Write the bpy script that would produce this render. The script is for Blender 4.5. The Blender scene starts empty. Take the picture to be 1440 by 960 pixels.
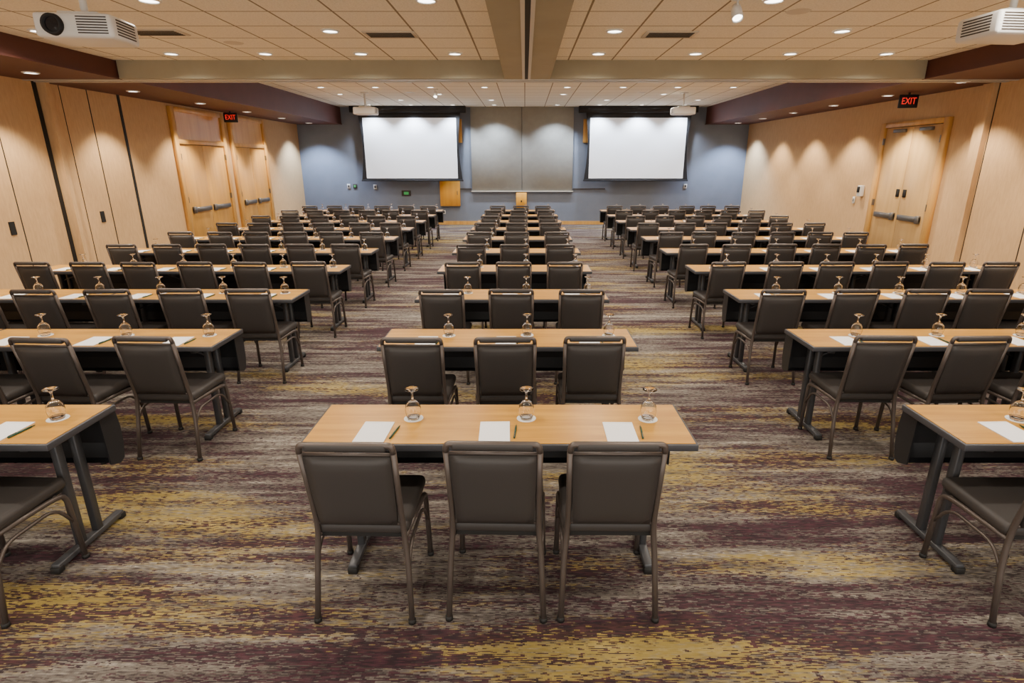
import bpy, bmesh, math, random
from mathutils import Vector, Matrix
random.seed(7)
S = bpy.context.scene
COL = S.collection

# ---------------------------------------------------------------- materials
def mat(name, col=(0.5,0.5,0.5), rough=0.6, metal=0.0, emis=None, estr=0.0, trans=0.0, ior=1.45, spec=0.5):
    m = bpy.data.materials.new(name); m.use_nodes = True
    b = m.node_tree.nodes['Principled BSDF']
    b.inputs['Base Color'].default_value = (*col,1)
    b.inputs['Roughness'].default_value = rough
    b.inputs['Metallic'].default_value = metal
    b.inputs['IOR'].default_value = ior
    b.inputs['Specular IOR Level'].default_value = spec
    b.inputs['Transmission Weight'].default_value = trans
    if emis:
        b.inputs['Emission Color'].default_value = (*emis,1)
        b.inputs['Emission Strength'].default_value = estr
        m.cycles.emission_sampling = 'NONE'
    return m

class NT:
    def __init__(s, m):
        s.m=m; s.t=m.node_tree; s.b=s.t.nodes['Principled BSDF']
    def n(s, typ, **kw):
        nd = s.t.nodes.new(typ)
        for k,v in kw.items(): setattr(nd,k,v)
        return nd
    def l(s,a,b): s.t.links.new(a,b)
    def setin(s, sock, v):
        if isinstance(v, bpy.types.NodeSocket): s.l(v, sock)
        else: sock.default_value = v
    def math(s, op, a, b=0.0, clamp=False):
        nd=s.n('ShaderNodeMath', operation=op); nd.use_clamp=clamp
        s.setin(nd.inputs[0],a); s.setin(nd.inputs[1],b); return nd.outputs[0]
    def vmul(s, v, k):
        nd=s.n('ShaderNodeVectorMath', operation='MULTIPLY'); s.l(v,nd.inputs[0]); nd.inputs[1].default_value=k; return nd.outputs[0]
    def vadd(s, v, k):
        nd=s.n('ShaderNodeVectorMath', operation='ADD'); s.l(v,nd.inputs[0]); nd.inputs[1].default_value=k; return nd.outputs[0]
    def vsnap(s, v, k):
        nd=s.n('ShaderNodeVectorMath', operation='SNAP'); s.l(v,nd.inputs[0]); nd.inputs[1].default_value=k; return nd.outputs[0]
    def noise(s, v, scale=1.0, detail=3.0, rough=0.5):
        nd=s.n('ShaderNodeTexNoise'); s.l(v,nd.inputs['Vector']); nd.inputs['Scale'].default_value=scale
        nd.inputs['Detail'].default_value=detail; nd.inputs['Roughness'].default_value=rough; return nd.outputs['Fac']
    def ramp(s, f, stops, interp='LINEAR'):
        nd=s.n('ShaderNodeValToRGB'); s.l(f,nd.inputs[0]); cr=nd.color_ramp; cr.interpolation=interp
        while len(cr.elements)>len(stops): cr.elements.remove(cr.elements[-1])
        while len(cr.elements)<len(stops): cr.elements.new(0.5)
        for e,(p,c) in zip(cr.elements,stops):
            e.position=p; e.color=(*c,1) if len(c)==3 else c
        return nd.outputs[0]
    def mix(s, f, a, b):
        nd=s.n('ShaderNodeMix', data_type='RGBA'); s.setin(nd.inputs[0],f)
        for sock,v in ((nd.inputs[6],a),(nd.inputs[7],b)):
            if isinstance(v,tuple): sock.default_value=(*v,1)
            else: s.l(v,sock)
        return nd.outputs[2]
    def pos(s): return s.n('ShaderNodeNewGeometry').outputs['Position']
    def obj(s): return s.n('ShaderNodeTexCoord').outputs['Object']
    def color(s, c): s.l(c, s.b.inputs['Base Color'])
    def bump(s, h, strength=0.2, dist=0.01):
        nd=s.n('ShaderNodeBump'); nd.inputs['Strength'].default_value=strength; nd.inputs['Distance'].default_value=dist
        s.l(h,nd.inputs['Height']); s.l(nd.outputs[0], s.b.inputs['Normal'])

# carpet: woven streaks running across the room
M_carpet = mat('carpet', rough=0.95, spec=0.1); t=NT(M_carpet)
p = t.vsnap(t.pos(), (0.009,0.005,1))
fine = t.noise(t.vmul(p,(20,130,0)),1,1,0.5)
fine2= t.noise(t.vadd(t.vmul(p,(14,100,0)),(31,7,0)),1,1,0.6)
gA = t.noise(t.vadd(t.vmul(p,(0.9,9.5,0)),(3.1,1.7,0)),1,5,0.68)
gD = t.noise(t.vadd(t.vmul(p,(1.0,11.0,0)),(53.1,21.7,0)),1,5,0.7)
gB = t.noise(t.vadd(t.vmul(p,(0.5,2.4,0)),(13.1,5.7,0)),1,3,0.55)
gC = t.noise(t.vadd(t.vmul(p,(0.36,1.9,0)),(47.2,33.6,0)),1,4,0.55)
base = t.ramp(t.math('ADD',t.math('MULTIPLY',gD,0.55),t.math('MULTIPLY',fine,0.45)),
    [(0.38,(0.045,0.035,0.033)),(0.455,(0.115,0.097,0.085)),(0.535,(0.19,0.167,0.143)),(0.63,(0.42,0.38,0.32))])
yf = t.math('ADD',t.math('MULTIPLY',gC,0.58),t.math('MULTIPLY',fine2,0.22))
yf = t.math('ADD',yf,t.math('MULTIPLY',gD,0.20))
ymask = t.ramp(yf,[(0.522,(0,0,0)),(0.590,(0.80,0.80,0.80))])
ycol = t.ramp(gA,[(0.3,(0.21,0.15,0.035)),(0.65,(0.42,0.30,0.065))])
c1 = t.mix(ymask, base, ycol)
rm = t.math('ADD',t.math('MULTIPLY',gA,0.40),t.math('MULTIPLY',gB,0.26))
rm = t.math('ADD',rm,t.math('MULTIPLY',fine,0.34))
rmask = t.ramp(rm,[(0.497,(0,0,0)),(0.522,(0.95,0.95,0.95))])
rcol = t.ramp(fine2,[(0.42,(0.028,0.017,0.021)),(0.62,(0.066,0.026,0.035))])
t.color(t.mix(rmask, c1, rcol))
t.bump(fine,0.3,0.004)

# ceiling tile
def ceil_mat():
    m = mat('ceiling_tile', rough=0.9, spec=0.1); t=NT(m)
    br=t.n('ShaderNodeTexBrick'); br.offset=0.0; br.squash=1.0
    t.l(t.pos(),br.inputs['Vector'])
    br.inputs['Scale'].default_value=1.0; br.inputs['Mortar Size'].default_value=0.011
    br.inputs['Mortar Smooth'].default_value=0.1
    br.inputs['Brick Width'].default_value=0.61; br.inputs['Row Height'].default_value=0.61
    br.inputs['Color1'].default_value=(0.93,0.89,0.77,1); br.inputs['Color2'].default_value=(0.89,0.845,0.72,1)
    br.inputs['Mortar'].default_value=(0.30,0.25,0.17,1)
    sp=t.noise(t.pos(),60,2,0.7)
    sp=t.ramp(sp,[(0.35,(0.86,0.86,0.86)),(0.6,(1,1,1))])
    mm=t.n('ShaderNodeMix',data_type='RGBA',blend_type='MULTIPLY'); mm.inputs[0].default_value=1
    t.l(br.outputs['Color'],mm.inputs[6]); t.l(sp,mm.inputs[7]); t.color(mm.outputs[2])
    return m
M_ceil = ceil_mat()

def grain(name, c1, c2, axis=(1,1,1), scale=1, rough=0.5, bump=0.0, lo=0.35, hi=0.65, obj=False):
    m=mat(name,rough=rough); t=NT(m)
    v=t.vmul(t.obj() if obj else t.pos(),axis)
    n=t.noise(v,scale,5,0.6)
    t.color(t.ramp(n,[(lo,c1),(hi,c2)]))
    if bump: t.bump(n,bump,0.005)
    return m
M_wall  = grain('wall_fabric_tan',(0.55,0.345,0.165),(0.62,0.395,0.195),(30,30,6),1,0.85)
M_maple = grain('maple_wood',(0.60,0.31,0.075),(0.72,0.40,0.11),(9,9,0.8),1,0.4)
M_cab   = grain('cabinet_wood_orange',(0.72,0.32,0.03),(0.82,0.40,0.045),(9,9,0.8),1,0.4)
M_maplep= grain('maple_door_pale',(0.62,0.38,0.15),(0.70,0.45,0.19),(9,9,0.8),1,0.4)
M_top   = grain('table_laminate',(0.44,0.205,0.026),(0.59,0.30,0.045),(1.6,22,3),1,0.30,obj=False)
M_bwall = grain('wall_paint_slate',(0.175,0.20,0.25),(0.19,0.215,0.27),(3,3,3),1,0.8)
M_panel = grain('panel_grey',(0.31,0.305,0.28),(0.34,0.335,0.305),(5,5,5),1,0.8)
M_maroon= grain('soffit_maroon',(0.085,0.026,0.018),(0.10,0.031,0.022),(2,2,2),1,0.6)
M_beam  = grain('beam_olive',(0.33,0.30,0.21),(0.36,0.33,0.235),(2,2,2),1,0.7)
M_base  = mat('baseboard_dark',(0.05,0.04,0.035),0.6)
M_track = mat('track_aluminium',(0.6,0.58,0.52),0.4,0.3)
M_dark  = mat('seam_black',(0.012,0.011,0.010),0.7)
M_edge  = mat('table_edge_grey',(0.055,0.055,0.062),0.45)
M_steel = mat('table_steel_grey',(0.075,0.075,0.08),0.4,0.3)
M_mod   = mat('modesty_black',(0.016,0.016,0.018),0.4)
M_frame = mat('chair_frame_bronze',(0.115,0.092,0.080),0.36,0.45)
M_fab   = mat('chair_vinyl',(0.043,0.037,0.034),0.5); t=NT(M_fab)
nn=t.noise(t.obj(),220,2,0.5); t.bump(nn,0.15,0.002)
M_white = mat('white_paper',(0.88,0.88,0.88),0.7)
M_coast = mat('coaster_white',(0.82,0.81,0.79),0.8)
M_pen   = mat('pen_green',(0.01,0.07,0.05),0.3)
M_glass = mat('clear_glass',(1,1,1),0.0,trans=1.0,ior=1.4)
M_scr   = mat('screen_white',(0.86,0.87,0.90),0.8,emis=(0.9,0.94,1.0),estr=0.28)
M_black = mat('screen_black',(0.01,0.01,0.012),0.6)
M_plast = mat('white_plastic',(0.75,0.75,0.73),0.4)
M_vent  = mat('vent_metal',(0.6,0.55,0.46),0.5)
M_lens  = mat('lens_glass',(0.01,0.01,0.015),0.08)
M_led   = mat('downlight_lens',(1,1,1),0.5,emis=(1,0.95,0.86),estr=9)
M_red   = mat('exit_red',(0.8,0.01,0.01),0.5,emis=(1,0.015,0.01),estr=0.9)
M_bar   = mat('push_bar_metal',(0.20,0.185,0.17),0.35,0.7)
M_green = mat('indicator_green',(0.05,0.3,0.1),0.5,emis=(0.1,1,0.2),estr=0.15)

# ---------------------------------------------------------------- mesh builder
class MB:
    def __init__(s): s.bm=bmesh.new(); s.mats=[]
    def mi(s,m):
        if m not in s.mats: s.mats.append(m)
        return s.mats.index(m)
    def box(s, x0,x1,y0,y1,z0,z1, m, r=0.0, seg=2, M=None, smooth=None):
        tb=bmesh.new(); bmesh.ops.create_cube(tb,size=1)
        for v in tb.verts:
            v.co=Vector(((x0+x1)/2+v.co.x*(x1-x0),(y0+y1)/2+v.co.y*(y1-y0),(z0+z1)/2+v.co.z*(z1-z0)))
        if r>0: bmesh.ops.bevel(tb,geom=tb.edges[:],offset=r,segments=seg,profile=0.5,affect='EDGES')
        s.merge(tb,m,M,smooth if smooth is not None else r>0)
    def merge(s,tb,m,M=None,smooth=False):
        k=s.mi(m); mp={}
        for v in tb.verts: mp[v]=s.bm.verts.new(M@v.co if M else v.co)
        for f in tb.faces:
            try:
                nf=s.bm.faces.new([mp[v] for v in f.verts]); nf.material_index=k; nf.smooth=smooth
            except ValueError: pass
        tb.free()
    def tube(s, pts, r, m, n=8, closed=False, M=None, flat=1.0):
        pts=[Vector(p) for p in pts]; N=len(pts); tb=bmesh.new(); rings=[]
        up=Vector((0,0,1)); prev=None
        for i,p in enumerate(pts):
            if closed: d=(pts[(i+1)%N]-pts[i-1])
            else: d=pts[min(i+1,N-1)]-pts[max(i-1,0)]
            d.normalize()
            if prev is None:
                a=d.cross(up) if abs(d.dot(up))<0.95 else d.cross(Vector((1,0,0)))
            else: a=prev-d*prev.dot(d)
            a.normalize(); prev=a; b=d.cross(a)
            rings.append([tb.verts.new(p+a*math.cos(2*math.pi*k/n)*r+b*math.sin(2*math.pi*k/n)*r*flat) for k in range(n)])
        for i in range(N if closed else N-1):
            A=rings[i];B=rings[(i+1)%N]
            for k in range(n): tb.faces.new([A[k],A[(k+1)%n],B[(k+1)%n],B[k]])
        if not closed:
            tb.faces.new(rings[0][::-1]); tb.faces.new(rings[-1])
        bmesh.ops.recalc_face_normals(tb,faces=tb.faces[:])
        s.merge(tb,m,M,True)
    def lathe(s, prof, m, n=20, c=(0,0,0), M=None, smooth=True):
        tb=bmesh.new(); rings=[]
        for (r,z) in prof:
            if r<1e-6: rings.append([tb.verts.new((c[0],c[1],c[2]+z))])
            else: rings.append([tb.verts.new((c[0]+r*math.cos(2*math.pi*k/n),c[1]+r*math.sin(2*math.pi*k/n),c[2]+z)) for k in range(n)])
        for A,B in zip(rings,rings[1:]):
            for k in range(n):
                k2=(k+1)%n
                if len(A)==1 and len(B)==1: continue
                if len(A)==1: tb.faces.new([A[0],B[k2],B[k]])
                elif len(B)==1: tb.faces.new([A[k],A[k2],B[0]])
                else: tb.faces.new([A[k],A[k2],B[k2],B[k]])
        bmesh.ops.recalc_face_normals(tb,faces=tb.faces[:])
        s.merge(tb,m,M,smooth)
    def prism(s, pts2, y0, y1, m):   # polygon in xz, extruded in y
        tb=bmesh.new(); a=[tb.verts.new((x,y0,z)) for x,z in pts2]; b=[tb.verts.new((x,y1,z)) for x,z in pts2]
        tb.faces.new(a); tb.faces.new(b[::-1]); n=len(a)
        for i in range(n): tb.faces.new([a[i],b[i],b[(i+1)%n],a[(i+1)%n]])
        bmesh.ops.recalc_face_normals(tb,faces=tb.faces[:]); s.merge(tb,m)
    def mesh(s,name):
        me=bpy.data.meshes.new(name); s.bm.to_mesh(me); s.bm.free()
        for m in s.mats: me.materials.append(m)
        return me
    def done(s,name,loc=(0,0,0),rot=0):
        return place(s.mesh(name),name,loc,rot)
def place(me,name,loc=(0,0,0),rot=0,parent=None):
    o=bpy.data.objects.new(name,me); o.location=loc; o.rotation_euler=(0,0,rot); COL.objects.link(o)
    if parent: o.parent=parent
    return o
def fillet(pts, r, seg=4):
    pts=[Vector(p) for p in pts]; out=[pts[0]]
    for i in range(1,len(pts)-1):
        a,b,c=pts[i-1],pts[i],pts[i+1]
        rr=min(r,(a-b).length*0.45,(c-b).length*0.45)
        p0=b+(a-b).normalized()*rr; p1=b+(c-b).normalized()*rr
        for k in range(seg+1):
            u=k/seg; out.append(p0*(1-u)**2+b*2*u*(1-u)+p1*u*u)
    out.append(pts[-1]); return out

# ---------------------------------------------------------------- dims
XL,XR=-7.17,7.06; YB=19.1; YF=-2.6
ZS=3.09; ZN=3.33; ZF=3.60; XSL,XSR=-5.76,5.68
BY0,BY1=8.80,9.20

# floor / ceilings
b=MB(); b.box(XL-0.2,XR+0.2,YF,YB+0.2,-0.1,0,M_carpet); b.done('floor')
b=MB(); b.box(XSL,XSR,YF,BY0,ZN,ZN+0.1,M_ceil); b.box(XSL,XSR,BY1,YB,ZF,ZF+0.1,M_ceil); b.done('ceiling')
# soffits (drop bulkheads)
b=MB()
b.box(XL,XSL,YF,YB,ZS,ZF+0.1,M_maroon); b.box(XSL-0.0,XSL+0.02,YF,YB,ZS-0.005,ZS+0.02,M_maroon); b.done('soffit_left')
b=MB()
b.box(XSR,XR,YF,YB,ZS,ZF+0.1,M_maroon); b.box(XSR-0.02,XSR,YF,YB,ZS-0.005,ZS+0.02,M_maroon); b.done('soffit_right')
# beams
b=MB()
b.box(XSL+0.02,XSR-0.02,BY0,BY1,ZS,ZF+0.1,M_beam)
b.box(XL,XR,BY0+0.06,BY0+0.14,ZS-0.012,ZS-0.001,M_track)
b.box(XL,XR,BY0+0.17,BY0+0.21,ZS-0.006,ZS-0.001,M_dark)
b.box(XL,XR,BY0+0.24,BY0+0.32,ZS-0.012,ZS-0.001,M_track)
b.done('ceiling_beam_cross')
b=MB()
b.box(-0.29,0.36,YF,BY0,ZS,ZN+0.1,M_beam)
b.box(-0.035,0.0,YF,BY0,ZS-0.012,ZS-0.001,M_track)
b.box(0.0,0.045,YF,BY0,ZS-0.006,ZS-0.001,M_dark)
b.box(0.045,0.08,YF,BY0,ZS-0.012,ZS-0.001,M_track)
b.done('ceiling_beam_centre')

# walls
b=MB(); b.box(XL-0.15,XL,YF,YB,0,ZF+0.1,M_wall); b.done('wall_left')
kL=7.17/7.35; kR=7.06/7.20
b=MB()
def seamL(y,w=0.012,d=0.006): b.box(XL,XL+d,y*kL-w/2,y*kL+w/2,0.0,ZS,M_dark)
for y in (3.6,5.2,6.85): seamL(y)
seamL(8.45); seamL(9.27,0.07,0.012); seamL(9.75,0.008); seamL(10.35,0.015); seamL(11.12,0.06,0.012)
b.box(XL,XL+0.14,9.32*kL,9.40*kL,0,ZS,M_wall)
for y in (8.27,10.1):
    b.box(XL,XL+0.012,y*kL-0.045,y*kL+0.045,0.99,1.17,M_dark)
b.done('trim_2')
b=MB(); b.box(XR,XR+0.15,YF,YB,0,ZF+0.1,M_wall); b.done('wall_right')
b=MB()
for y in (4.2,6.2,8.15,9.2): b.box(XR-0.006,XR,y-0.006,y+0.006,0,ZS,M_dark)
b.box(XR-0.09,XR,9.22,9.42,0,ZS,M_wall)
b.done('trim_3')
b=MB(); b.box(XL-0.15,XR+0.15,YB,YB+0.15,0,ZF+0.1,M_bwall)
b.done('wall_back')
b=MB(); b.box(XL,XL+0.015,YF,9.0,0,0.10,M_base); b.box(XL,XL+0.015,11.0,12.2,0,0.10,M_base); b.box(XL,XL+0.015,16.6,YB,0,0.1,M_base); b.done('baseboard_left')
b=MB(); b.box(XR-0.015,XR,YF,9.2,0,0.10,M_base); b.box(XR-0.015,XR,12.0,YB,0,0.10,M_base); b.done('baseboard_right')
b=MB(); b.box(XL+0.02,XR-0.02,YB-0.02,YB,0,0.11,M_maple); b.done('baseboard_back')

# back wall central panels
b=MB()
b.box(-1.70,-0.10,YB-0.07,YB,1.08,3.60,M_panel,0.006,1); b.box(-0.085,1.53,YB-0.07,YB,1.08,3.60,M_panel,0.006,1)
b.box(-1.73,1.56,YB-0.09,YB,1.045,1.08,M_track)
b.done('acoustic_wall_panel')
b=MB()
b.box(-2.3,-1.98,YB-0.04,YB,2.55,3.25,M_maple,0.004,1); b.done('wood_wall_trim')
b=MB()
b.box(1.84,2.15,YB-0.04,YB,2.55,3.25,M_maple,0.004,1); b.done('wood_wall_trim')
b=MB()
b.box(-2.74,-2.10,YB-0.12,YB,0.60,1.40,M_cab,0.006,1); b.box(-2.70,-2.14,YB-0.13,YB-0.119,0.64,1.36,M_cab,0.003,1); b.box(-2.19,-2.17,YB-0.14,YB-0.13,0.95,1.08,M_bar); b.done('wood_wall_cabinet')
b=MB()
b.box(-0.28,0.06,YB-0.10,YB,0.50,1.02,M_cab,0.006,1); b.box(-0.13,-0.09,YB-0.115,YB-0.10,0.72,0.78,M_dark); b.done('wood_wall_cabinet')
b=MB(); b.box(1.56,2.6,YB-0.03,YB,1.12,1.15,M_base); b.box(-2.1,-1.73,YB-0.03,YB,1.12,1.15,M_base); b.done('trim_1')
def plate(x,z,w,h,m,name):
    b=MB(); b.box(x-w/2,x+w/2,YB-0.025,YB,z-h/2,z+h/2,m,0.004,1)
    b.box(x-w/4,x+w/4,YB-0.03,YB-0.024,z-h/4,z+h/4,M_base if m is M_plast else M_green); b.done(name)
plate(-5.7,1.22,0.10,0.14,M_plast,'light_switch'); plate(-5.5,1.22,0.12,0.14,M_base,'wall_control_panel')
plate(-4.85,1.2,0.10,0.14,M_plast,'light_switch'); plate(-3.85,1.0,0.30,0.17,M_base,'wall_control_panel')
plate(5.2,1.22,0.10,0.14,M_plast,'light_switch'); plate(-2.65,0.4,0.1,0.12,M_plast,'wall_outlet'); plate(3.4,0.4,0.1,0.12,M_plast,'wall_outlet')

# projection screens
def screen(x0,x1):
    b=MB(); y=YB-0.35; zt,zb=3.26,1.47
    pts=[(x0-0.17,3.42),(x1+0.17,3.42)]
    for k in range(13):
        u=k/12; z=3.42+(1.42-3.42)*u; pts.append((x1+0.15-0.10*math.sin(math.pi*(u*0.9+0.05))+0.02*u,z))
    for k in range(13):
        u=1-k/12; z=3.42+(1.42-3.42)*u; pts.append((x0-0.15+0.10*math.sin(math.pi*(u*0.9+0.05))-0.02*u,z))
    b.prism(pts,y,y+0.008,M_black)
    b.box(x0,x1,y-0.006,y-0.001,zb,zt,M_scr)
    b.tube([(x0-0.17,y,1.41),(x1+0.17,y,1.41)],0.022,M_black)
    b.box(x0-0.36,x1+0.3,y-0.10,y+0.14,3.41,ZF,M_black,0.01,1)
    b.done('projection_screen')
screen(-5.00,-2.12); screen(2.02,5.00)

# doors -----------------------------------------------------------
def door_pair(name, side, y0, y1, ztop, transom):
    s=1 if side<0 else -1; X=(XL+0.002) if side<0 else (XR-0.002)
    def bx(b,d0,d1,ya,yb,za,zb,m,r=0): 
        xa,xb=X+s*d0,X+s*d1; b.box(min(xa,xb),max(xa,xb),ya,yb,za,zb,m,r,1)
    b=MB(); fw=0.13; top=3.04 if transom else ztop+fw
    bx(b,0,0.07,y0,y0+fw,0,top,M_maple,0.004); bx(b,0,0.07,y1-fw,y1,0,top,M_maple,0.004)
    bx(b,0,0.07,y0+fw,y1-fw,top-0.09,top,M_maple,0.004)
    if transom:
        bx(b,0,0.03,y0+fw,y1-fw,ztop+0.09,top-0.09,M_maple); bx(b,0,0.07,y0+fw,y1-fw,ztop,ztop+0.09,M_maple,0.004)
    ym=(y0+y1)/2; dt=ztop if transom else top-0.09
    for a,c in ((y0+fw+0.008,ym-0.006),(ym+0.006,y1-fw-0.008)):
        bx(b,0.005,0.035,a,c,0.01,dt-0.010,M_maple if transom else M_maplep,0.003)
    bx(b,0,0.006,y0+fw,y1-fw,0,dt,M_dark)
    for a,c,hx in ((y0+fw+0.12,ym-0.06,ym-0.10),(ym+0.06,y1-fw-0.12,ym+0.10)):
        bx(b,0.035,0.085,a,c,0.93,1.03,M_bar,0.012)
        bx(b,0.035,0.10,a,a+0.09,0.91,1.05,M_bar,0.01); 
        if not transom: bx(b,0.035,0.05,hx-0.045,hx+0.045,1.34,1.48,M_dark,0.003)
        if not transom: bx(b,0.035,0.10,(a+c)/2-0.2,(a+c)/2+0.12,dt-0.10,dt-0.04,M_bar,0.006)
    for yy in (y0+fw,y1-fw):
        for zz in (0.25,1.2,dt-0.25): bx(b,0.03,0.075,yy-0.01,yy+0.01,zz-0.06,zz+0.06,M_bar)
    b.done(name)
door_pair('door_1',-1,12.55*kL,14.70*kL,2.32,True)
door_pair('door_2',-1,14.98*kL,16.95*kL,2.32,True)
door_pair('door_3',1,10.22*kR,12.12*kR,2.55,False)

# sanitiser / phone by the right door
b=MB(); b.box(XR-0.09,XR,12.22,12.34,1.28,1.50,M_plast,0.015,2); b.box(XR-0.11,XR-0.088,12.24,12.32,1.36,1.48,M_dark,0.006,1)
b.done('wall_dispenser')
b=MB(); b.box(XR-0.02,XR,12.50,12.58,1.12,1.26,M_plast,0.004,1); b.box(XR-0.026,XR-0.019,12.53,12.55,1.16,1.22,M_dark); b.done('light_switch')

# exit signs
def exit_sign(x,y,rot):
    b=MB(); b.box(-0.15,0.15,-0.02,0.02,-0.105,0.105,M_black,0.006,1); b.tube([(0,0,0.10),(0,0,0.136)],0.02,M_black)
    o=b.done('exit_sign',(x,y,ZS-0.137),rot)
    c=bpy.data.curves.new('exit_text','FONT'); c.body='EXIT'; c.size=0.15; c.extrude=0.002; c.align_x='CENTER'; c.align_y='CENTER'
    c.materials.append(M_red)
    q=bpy.data.objects.new('lettering',c); q.parent=o; q.location=(0,-0.023,0); q.rotation_euler=(math.pi/2,0,0); q.scale=(0.75,1,1); COL.objects.link(q)
exit_sign(-6.85,14.2,0.15); exit_sign(6.55,10.5,-0.15)

# ---------------------------------------------------------------- downlights
def light_data(name, energy, col, ang, blend, size=0.06):
    L=bpy.data.lights.new(name,'SPOT'); L.energy=energy; L.color=col; L.spot_size=math.radians(ang); L.spot_blend=blend; L.shadow_soft_size=size; return L
L_room=light_data('downlight_beam',122,(1.0,0.90,0.77),152,0.8,0.07)
L_wall=light_data('wallwash_beam',270,(1.0,0.86,0.68),98,0.5,0.05)
L_cool=light_data('cool_beam',520,(0.58,0.74,1.0),112,0.6,0.05)
L_front=light_data('front_beam',300,(0.74,0.85,1.0),118,0.6,0.06)
b=MB(); b.lathe([(0.0,-0.004),(0.078,-0.004)],M_led,20,smooth=False); b.lathe([(0.078,-0.003),(0.08,-0.014),(0.098,-0.010),(0.10,0.0)],M_plast,20)
ME_dl=b.mesh('recessed_downlight')
def downlight(x,y,z,L):
    o=place(ME_dl,'recessed_downlight',(x,y,z-0.001))
    q=bpy.data.objects.new('beam',L); q.location=(0,0,-0.03); q.parent=o; COL.objects.link(q)
XS=[-4.66,-3.42,-2.16,-0.92,0.97,2.25,3.50,4.77]
for x in XS: downlight(x,8.29,ZN,L_room)
for x in (-2.12,0.98,3.46,-5.3): downlight(x,6.93,ZN,L_room)
for x in (-3.32,-0.87,2.2,4.7): downlight(x,5.70,ZN,L_room)
for x in (-4.66,-2.16,0.97,3.5): downlight(x,4.3,ZN,L_room)
for x in (-3.42,-0.92,2.25,4.77): downlight(x,2.9,ZN,L_room)
for x in (-4.66,-2.16,0.97,3.5): downlight(x,1.4,ZN,L_room)
for x in (-3.42,-0.92,2.25,4.77): downlight(x,-0.8,ZN,L_room)
for i,y in enumerate((9.95,11.35,12.75,14.15,15.55,16.95,18.35)):
    xs = XS if i%3==0 else (XS[0::2] if i%2==0 else XS[1::2])
    for x in xs: downlight(x,y,ZF,L_front if (i==6) else L_room)
for y in (0.1,2.1,4.1,6.15,8.2,10.25,12.3,14.3,16.3):
    downlight(-6.5,y,ZS,L_wall)
for y in (0.1,1.9,3.7,5.5,7.3,9.1,10.9,12.75,14.6,16.45):
    downlight(6.42,y,ZS,L_wall)
downlight(-6.5,18.3,ZS,L_cool); downlight(6.42,18.3,ZS,L_cool)

# vents
b=MB()
b.box(-0.29,0.29,-0.15,0.15,-0.012,0,M_vent,0.003,1)
for k in range(6): b.box(-0.25,0.25,-0.12+k*0.042,-0.105+k*0.042,-0.016,-0.011,M_dark)
ME_v=b.mesh('ceiling_vent')
for (x,y,z) in ((-4.05,7.0,ZN),(-1.5,7.1,ZN),(1.62,7.1,ZN),(-3.6,13.0,ZF),(-1.5,13.0,ZF),(1.6,13.0,ZF),(3.9,13.0,ZF),(-3.0,3.0,ZN),(3.0,3.0,ZN)):
    place(ME_v,'ceiling_vent',(x,y,z))
b=MB(); b.lathe([(0,-0.006),(0.10,-0.006),(0.115,0)],M_vent,24); ME_sp=b.mesh('ceiling_speaker')
for (x,y,z) in ((-3.5,7.6,ZN),(2.6,6.1,ZN),(-2.8,11.9,ZF),(2.9,11.9,ZF),(-2.8,15.2,ZF),(2.9,15.2,ZF)): place(ME_sp,'ceiling_speaker',(x,y,z))

# projectors
def projector(x,y,z,zc,rot,mx=1):
    b=MB()
    b.box(-0.27,0.27,-0.20,0.20,-0.085,0.085,M_plast,0.03,3)
    Mx=Matrix.Translation((-0.13*mx,-0.20,0.0))@Matrix.Rotation(math.pi/2,4,'X')
    b.lathe([(0.0,0.012),(0.05,0.012),(0.052,0.03),(0.07,0.03),(0.075,-0.01)],M_black,24,M=Mx)
    b.lathe([(0.0,0.016),(0.049,0.014)],M_lens,24,M=Mx)
    a,c=(0.03,0.24) if mx>0 else (-0.24,-0.03)
    for k in range(7): b.box(a,c,-0.203,-0.198,-0.055+k*0.018,-0.047+k*0.018,M_base)
    for k in range(6):
        b.box(0.268,0.273,-0.13,0.13,-0.05+k*0.02,-0.041+k*0.02,M_base); b.box(-0.273,-0.268,-0.13,0.13,-0.05+k*0.02,-0.041+k*0.02,M_base)
    b.box(-0.14,0.14,-0.11,0.11,0.085,0.11,M_plast,0.005,1)
    b.tube([(0,0,0.11),(0,0,zc-z-0.02)],0.025,M_plast,12)
    b.lathe([(0,0),(0.10,0),(0.10,-0.02),(0.0,-0.03)],M_plast,20,c=(0,0,zc-z))
    b.done('ceiling_projector',(x,y,z),rot)
projector(-3.36,4.9,2.93,ZN,0.12); projector(3.72,4.9,2.95,ZN,0.10,-1)
projector(-3.95,15.2,3.17,ZF,math.pi); projector(3.93,15.2,3.17,ZF,math.pi)

# spotlights
def spot_fix(x,y,z):
    b=MB(); b.lathe([(0,0),(0.06,0),(0.06,-0.02),(0,-0.02)],M_plast,16); b.tube([(0,0,-0.02),(0,0,-0.08)],0.01,M_plast)
    Mx=Matrix.Translation((0,0,-0.12))@Matrix.Rotation(math.radians(-35),4,'X')
    b.lathe([(0,0.07),(0.035,0.07),(0.045,0.03),(0.05,-0.07),(0.044,-0.07),(0.04,-0.05)],M_plast,16,M=Mx); b.lathe([(0,-0.055),(0.042,-0.055)],M_led,16,M=Mx)
    b.done('ceiling_spotlight',(x,y,z))
spot_fix(1.85,5.6,ZN); spot_fix(2.15,11.6,ZF); spot_fix(-2.1,14.5,ZF)

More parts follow.
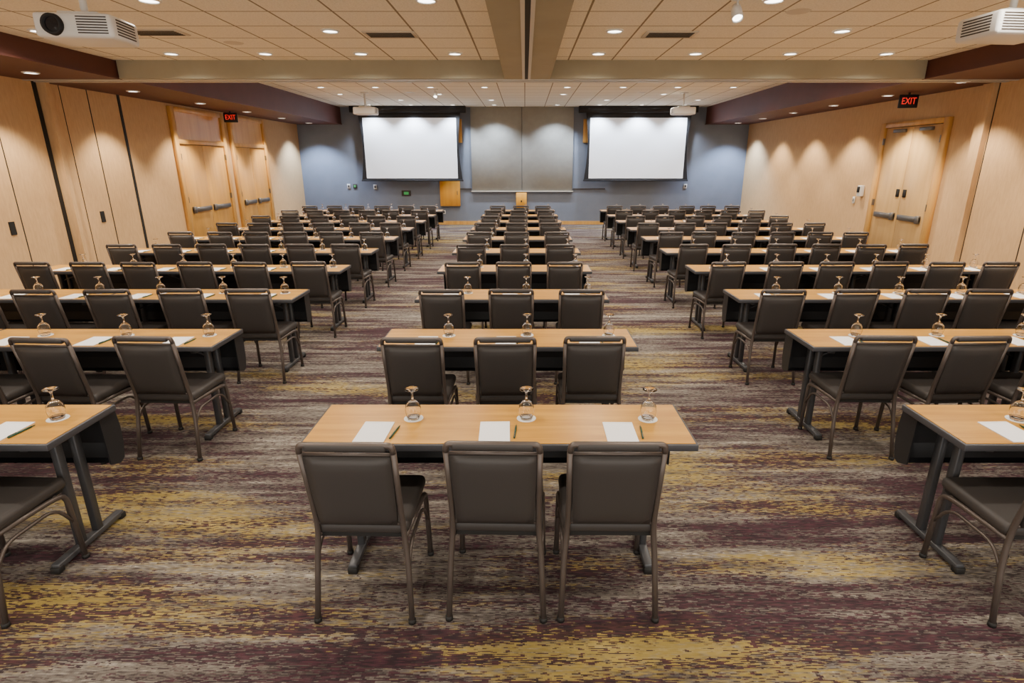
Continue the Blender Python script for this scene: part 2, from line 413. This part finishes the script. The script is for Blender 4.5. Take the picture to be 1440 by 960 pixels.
# ---------------------------------------------------------------- chair
def build_chair():
    b=MB(); r=0.0132
    for s in (-1,1):
        up=fillet([(s*0.190,-0.268,0.865),(s*0.186,-0.215,0.60),(s*0.186,-0.185,0.45),(s*0.20,-0.20,0.30),(s*0.212,-0.25,0.008)],0.08,4)
        b.tube(up,r,M_frame,8)
        fr=fillet([(s*0.19,-0.19,0.405),(s*0.205,0.10,0.40),(s*0.205,0.20,0.385),(s*0.212,0.215,0.008)],0.05,4)
        b.tube(fr,r,M_frame,8)
        br=fillet([(s*0.203,-0.212,0.25),(s*0.205,-0.14,0.35),(s*0.205,0.13,0.35),(s*0.21,0.207,0.22)],0.08,4)
        b.tube(br,0.0085,M_frame,6)
        for y in (-0.25,0.215): b.lathe([(0,0),(0.017,0),(0.017,0.02),(0,0.02)],M_dark,10,c=(s*0.212,y,0))
    b.tube(fillet([(-0.190,-0.268,0.855),(-0.186,-0.274,0.892),(0.186,-0.274,0.892),(0.190,-0.268,0.855)],0.03,4),r,M_frame,8)
    b.tube([(-0.19,-0.262,0.845),(0.19,-0.262,0.845)],0.008,M_frame,6)
    b.box(-0.165,0.165,-0.290,-0.260,0.866,0.899,M_fab,0.010,2)
    tb=bmesh.new(); nx,nz=8,10
    def yb(z): return -0.195-(z-0.47)*0.185
    def hw(z): return 0.168+0.012*(z-0.47)/0.37
    grid=[]
    for side in (0,1):
        g=[]
        for j in range(nz+1):
            z=0.475+(0.838-0.475)*j/nz; row=[]
            for i in range(nx+1):
                u=-1+2*i/nx; v=-1+2*j/nz
                e=(1-abs(u)**6)*(1-abs(v)**8)
                th=0.012+0.022*e
                y=yb(z)+(th if side==0 else -th*0.8)
                row.append(tb.verts.new((u*hw(z)*(1-0.02*abs(v)**8),y,z)))
            g.append(row)
        grid.append(g)
    for g in grid:
        for j in range(nz):
            for i in range(nx): tb.faces.new([g[j][i],g[j][i+1],g[j+1][i+1],g[j+1][i]])
    def ring(g): return g[0][:]+[g[j][nx] for j in range(1,nz+1)]+[g[nz][i] for i in range(nx-1,-1,-1)]+[g[j][0] for j in range(nz-1,0,-1)]
    A=ring(grid[0]);Bq=ring(grid[1]);n=len(A)
    for k in range(n): tb.faces.new([A[k],A[(k+1)%n],Bq[(k+1)%n],Bq[k]])
    bmesh.ops.recalc_face_normals(tb,faces=tb.faces[:]); b.merge(tb,M_fab,None,True)
    b.box(-0.185,0.185,-0.17,0.215,0.392,0.412,M_dark)
    b.box(-0.208,0.208,-0.185,0.235,0.408,0.472,M_fab,0.028,4)
    b.tube([(-0.186,-0.19,0.475),(0.186,-0.19,0.475)],0.009,M_frame,6)
    b.tube([(-0.205,0.16,0.392),(0.205,0.16,0.392)],0.009,M_frame,6)
    return b.mesh('banquet_chair')
ME_chair=build_chair()

# ---------------------------------------------------------------- table (origin: centre of back edge on floor; +y far)
def build_table():
    b=MB(); W=0.912; D=0.457
    b.box(-W,W,-D,0,0.706,0.739,M_edge,0.004,2)
    b.box(-W+0.012,W-0.012,-D+0.012,-0.012,0.7385,0.7415,M_top)
    b.box(-W+0.06,W-0.06,-D+0.06,-0.05,0.690,0.708,M_mod)
    for s in (-1,1):
        x=s*0.74
        b.box(x-0.022,x+0.022,-0.41,0.07,0.018,0.050,M_steel,0.006,2)
        b.box(x-0.024,x+0.024,-0.42,-0.38,0.0,0.035,M_dark,0.004,1); b.box(x-0.024,x+0.024,0.04,0.08,0.0,0.035,M_dark,0.004,1)
        b.box(x-0.018,x+0.018,-0.250,-0.205,0.045,0.70,M_steel,0.004,1)
        b.box(x-0.018,x+0.018,-0.130,-0.085,0.045,0.70,M_steel,0.004,1)
        b.box(x-0.02,x+0.02,-0.40,-0.06,0.672,0.70,M_steel,0.004,1)
        b.tube([(x,-0.20,0.58),(x-s*0.30,-0.17,0.69)],0.008,M_steel,6)
    tb=bmesh.new(); prof=[(-0.015,0.705),(0.02,0.69),(0.032,0.60),(0.030,0.50),(0.012,0.42),(-0.02,0.405)]
    inn=[(y-0.008,z) for y,z in prof]; loop=prof+inn[::-1]; n=len(loop)
    L=[tb.verts.new((-0.885,y,z)) for y,z in loop]; R=[tb.verts.new((0.885,y,z)) for y,z in loop]
    for k in range(n): tb.faces.new([L[k],L[(k+1)%n],R[(k+1)%n],R[k]])
    bmesh.ops.recalc_face_normals(tb,faces=tb.faces[:]); b.merge(tb,M_mod)
    for s in (-1,1):
        tb=bmesh.new(); cap=[(-0.10,0.705)]+prof+[(-0.09,0.43)]; 
        A=[tb.verts.new((s*0.886,y,z)) for y,z in cap]; Bq=[tb.verts.new((s*0.878,y,z)) for y,z in cap]
        tb.faces.new(A); tb.faces.new(Bq[::-1])
        for k in range(len(A)): tb.faces.new([A[k],A[(k+1)%len(A)],Bq[(k+1)%len(A)],Bq[k]])
        bmesh.ops.recalc_face_normals(tb,faces=tb.faces[:]); b.merge(tb,M_mod)
    return b.mesh('training_table')
ME_table=build_table()

b=MB()
outer=[(0.030,0.0),(0.036,0.018),(0.040,0.045),(0.036,0.072),(0.022,0.090),(0.007,0.100),(0.0045,0.112),(0.0045,0.135),(0.010,0.146),(0.034,0.155),(0.035,0.158),(0.0,0.160)]
inner=[(0.0,0.094),(0.012,0.090),(0.022,0.084),(0.034,0.070),(0.038,0.045),(0.034,0.018),(0.0285,0.0)]
b.lathe(inner+outer,M_glass,20); ME_gl=b.mesh('water_goblet')
b=MB(); b.lathe([(0,0),(0.048,0),(0.048,0.0015),(0,0.0015)],M_coast,28,smooth=False); ME_co=b.mesh('paper_coaster')
b=MB(); b.box(-0.072,0.072,-0.105,0.105,0,0.004,M_white); b.box(-0.072,0.072,0.09,0.105,0.004,0.0045,M_coast); ME_pad=b.mesh('notepad')
b=MB(); b.tube([(0,-0.062,0.0055),(0,0.055,0.0055)],0.0045,M_pen,8); b.tube([(0,0.055,0.0055),(0,0.072,0.0055)],0.0025,M_pen,6); b.box(-0.0012,0.0012,-0.06,-0.02,0.010,0.0125,M_bar); ME_pen=b.mesh('ballpoint_pen')

TZ=0.742
ROWS=[2.78+1.432*i for i in range(10)]
CX=-0.12
def j(a): return random.uniform(-a,a)
def setplace(xc,yb,dx=0.155):
    place(ME_pad,'notepad',(xc+j(0.006),yb-0.332+j(0.006),TZ),j(0.03))
    place(ME_pen,'ballpoint_pen',(xc+0.094+j(0.003),yb-0.335+j(0.01),TZ-0.0008),-0.10+j(0.05))
    gx=xc+dx+j(0.008); gy=yb-0.185+j(0.008)
    place(ME_co,'paper_coaster',(gx,gy,TZ)); place(ME_gl,'water_goblet',(gx,gy,TZ+0.0016),j(1))
for i,yb in enumerate(ROWS):
    place(ME_table,'training_table',(CX,yb,0))
    cx=[-0.710,-0.122,0.375] if i==0 else [CX-0.60+j(0.03),CX+j(0.03),CX+0.60+j(0.03)]
    for x in cx: place(ME_chair,'banquet_chair',(x,yb-0.47+j(0.015),0),j(0.03))
    for x in (-0.71,-0.14,0.457) : setplace(x,yb)
    for sgn,inner in ((-1,-2.17),(1,2.0)):
        for k in range(2):
            place(ME_table,'training_table',(inner+sgn*(0.915+1.83*k),yb,0))
        for k in range(6):
            x=inner+sgn*(0.305+0.605*k)
            place(ME_chair,'banquet_chair',(x+j(0.035),yb-0.47+j(0.03),0),j(0.05))
            setplace(x+(0.0 if sgn>0 else -0.01),yb,0.145)

# ---------------------------------------------------------------- world + camera
w=bpy.data.worlds.new('World'); S.world=w; w.use_nodes=True
bg=w.node_tree.nodes['Background']; bg.inputs[0].default_value=(1.0,0.95,0.88,1); bg.inputs[1].default_value=2.2  # added warm fill, enters through the room end left open behind the camera
cam=bpy.data.cameras.new('camera'); co=bpy.data.objects.new('camera',cam); COL.objects.link(co)
cam.sensor_width=36; cam.lens=20.0; cam.shift_x=-0.0125; cam.clip_start=0.05
co.location=(0,0,1.965); co.rotation_euler=(math.radians(90-17.5),0,0)
S.camera=co
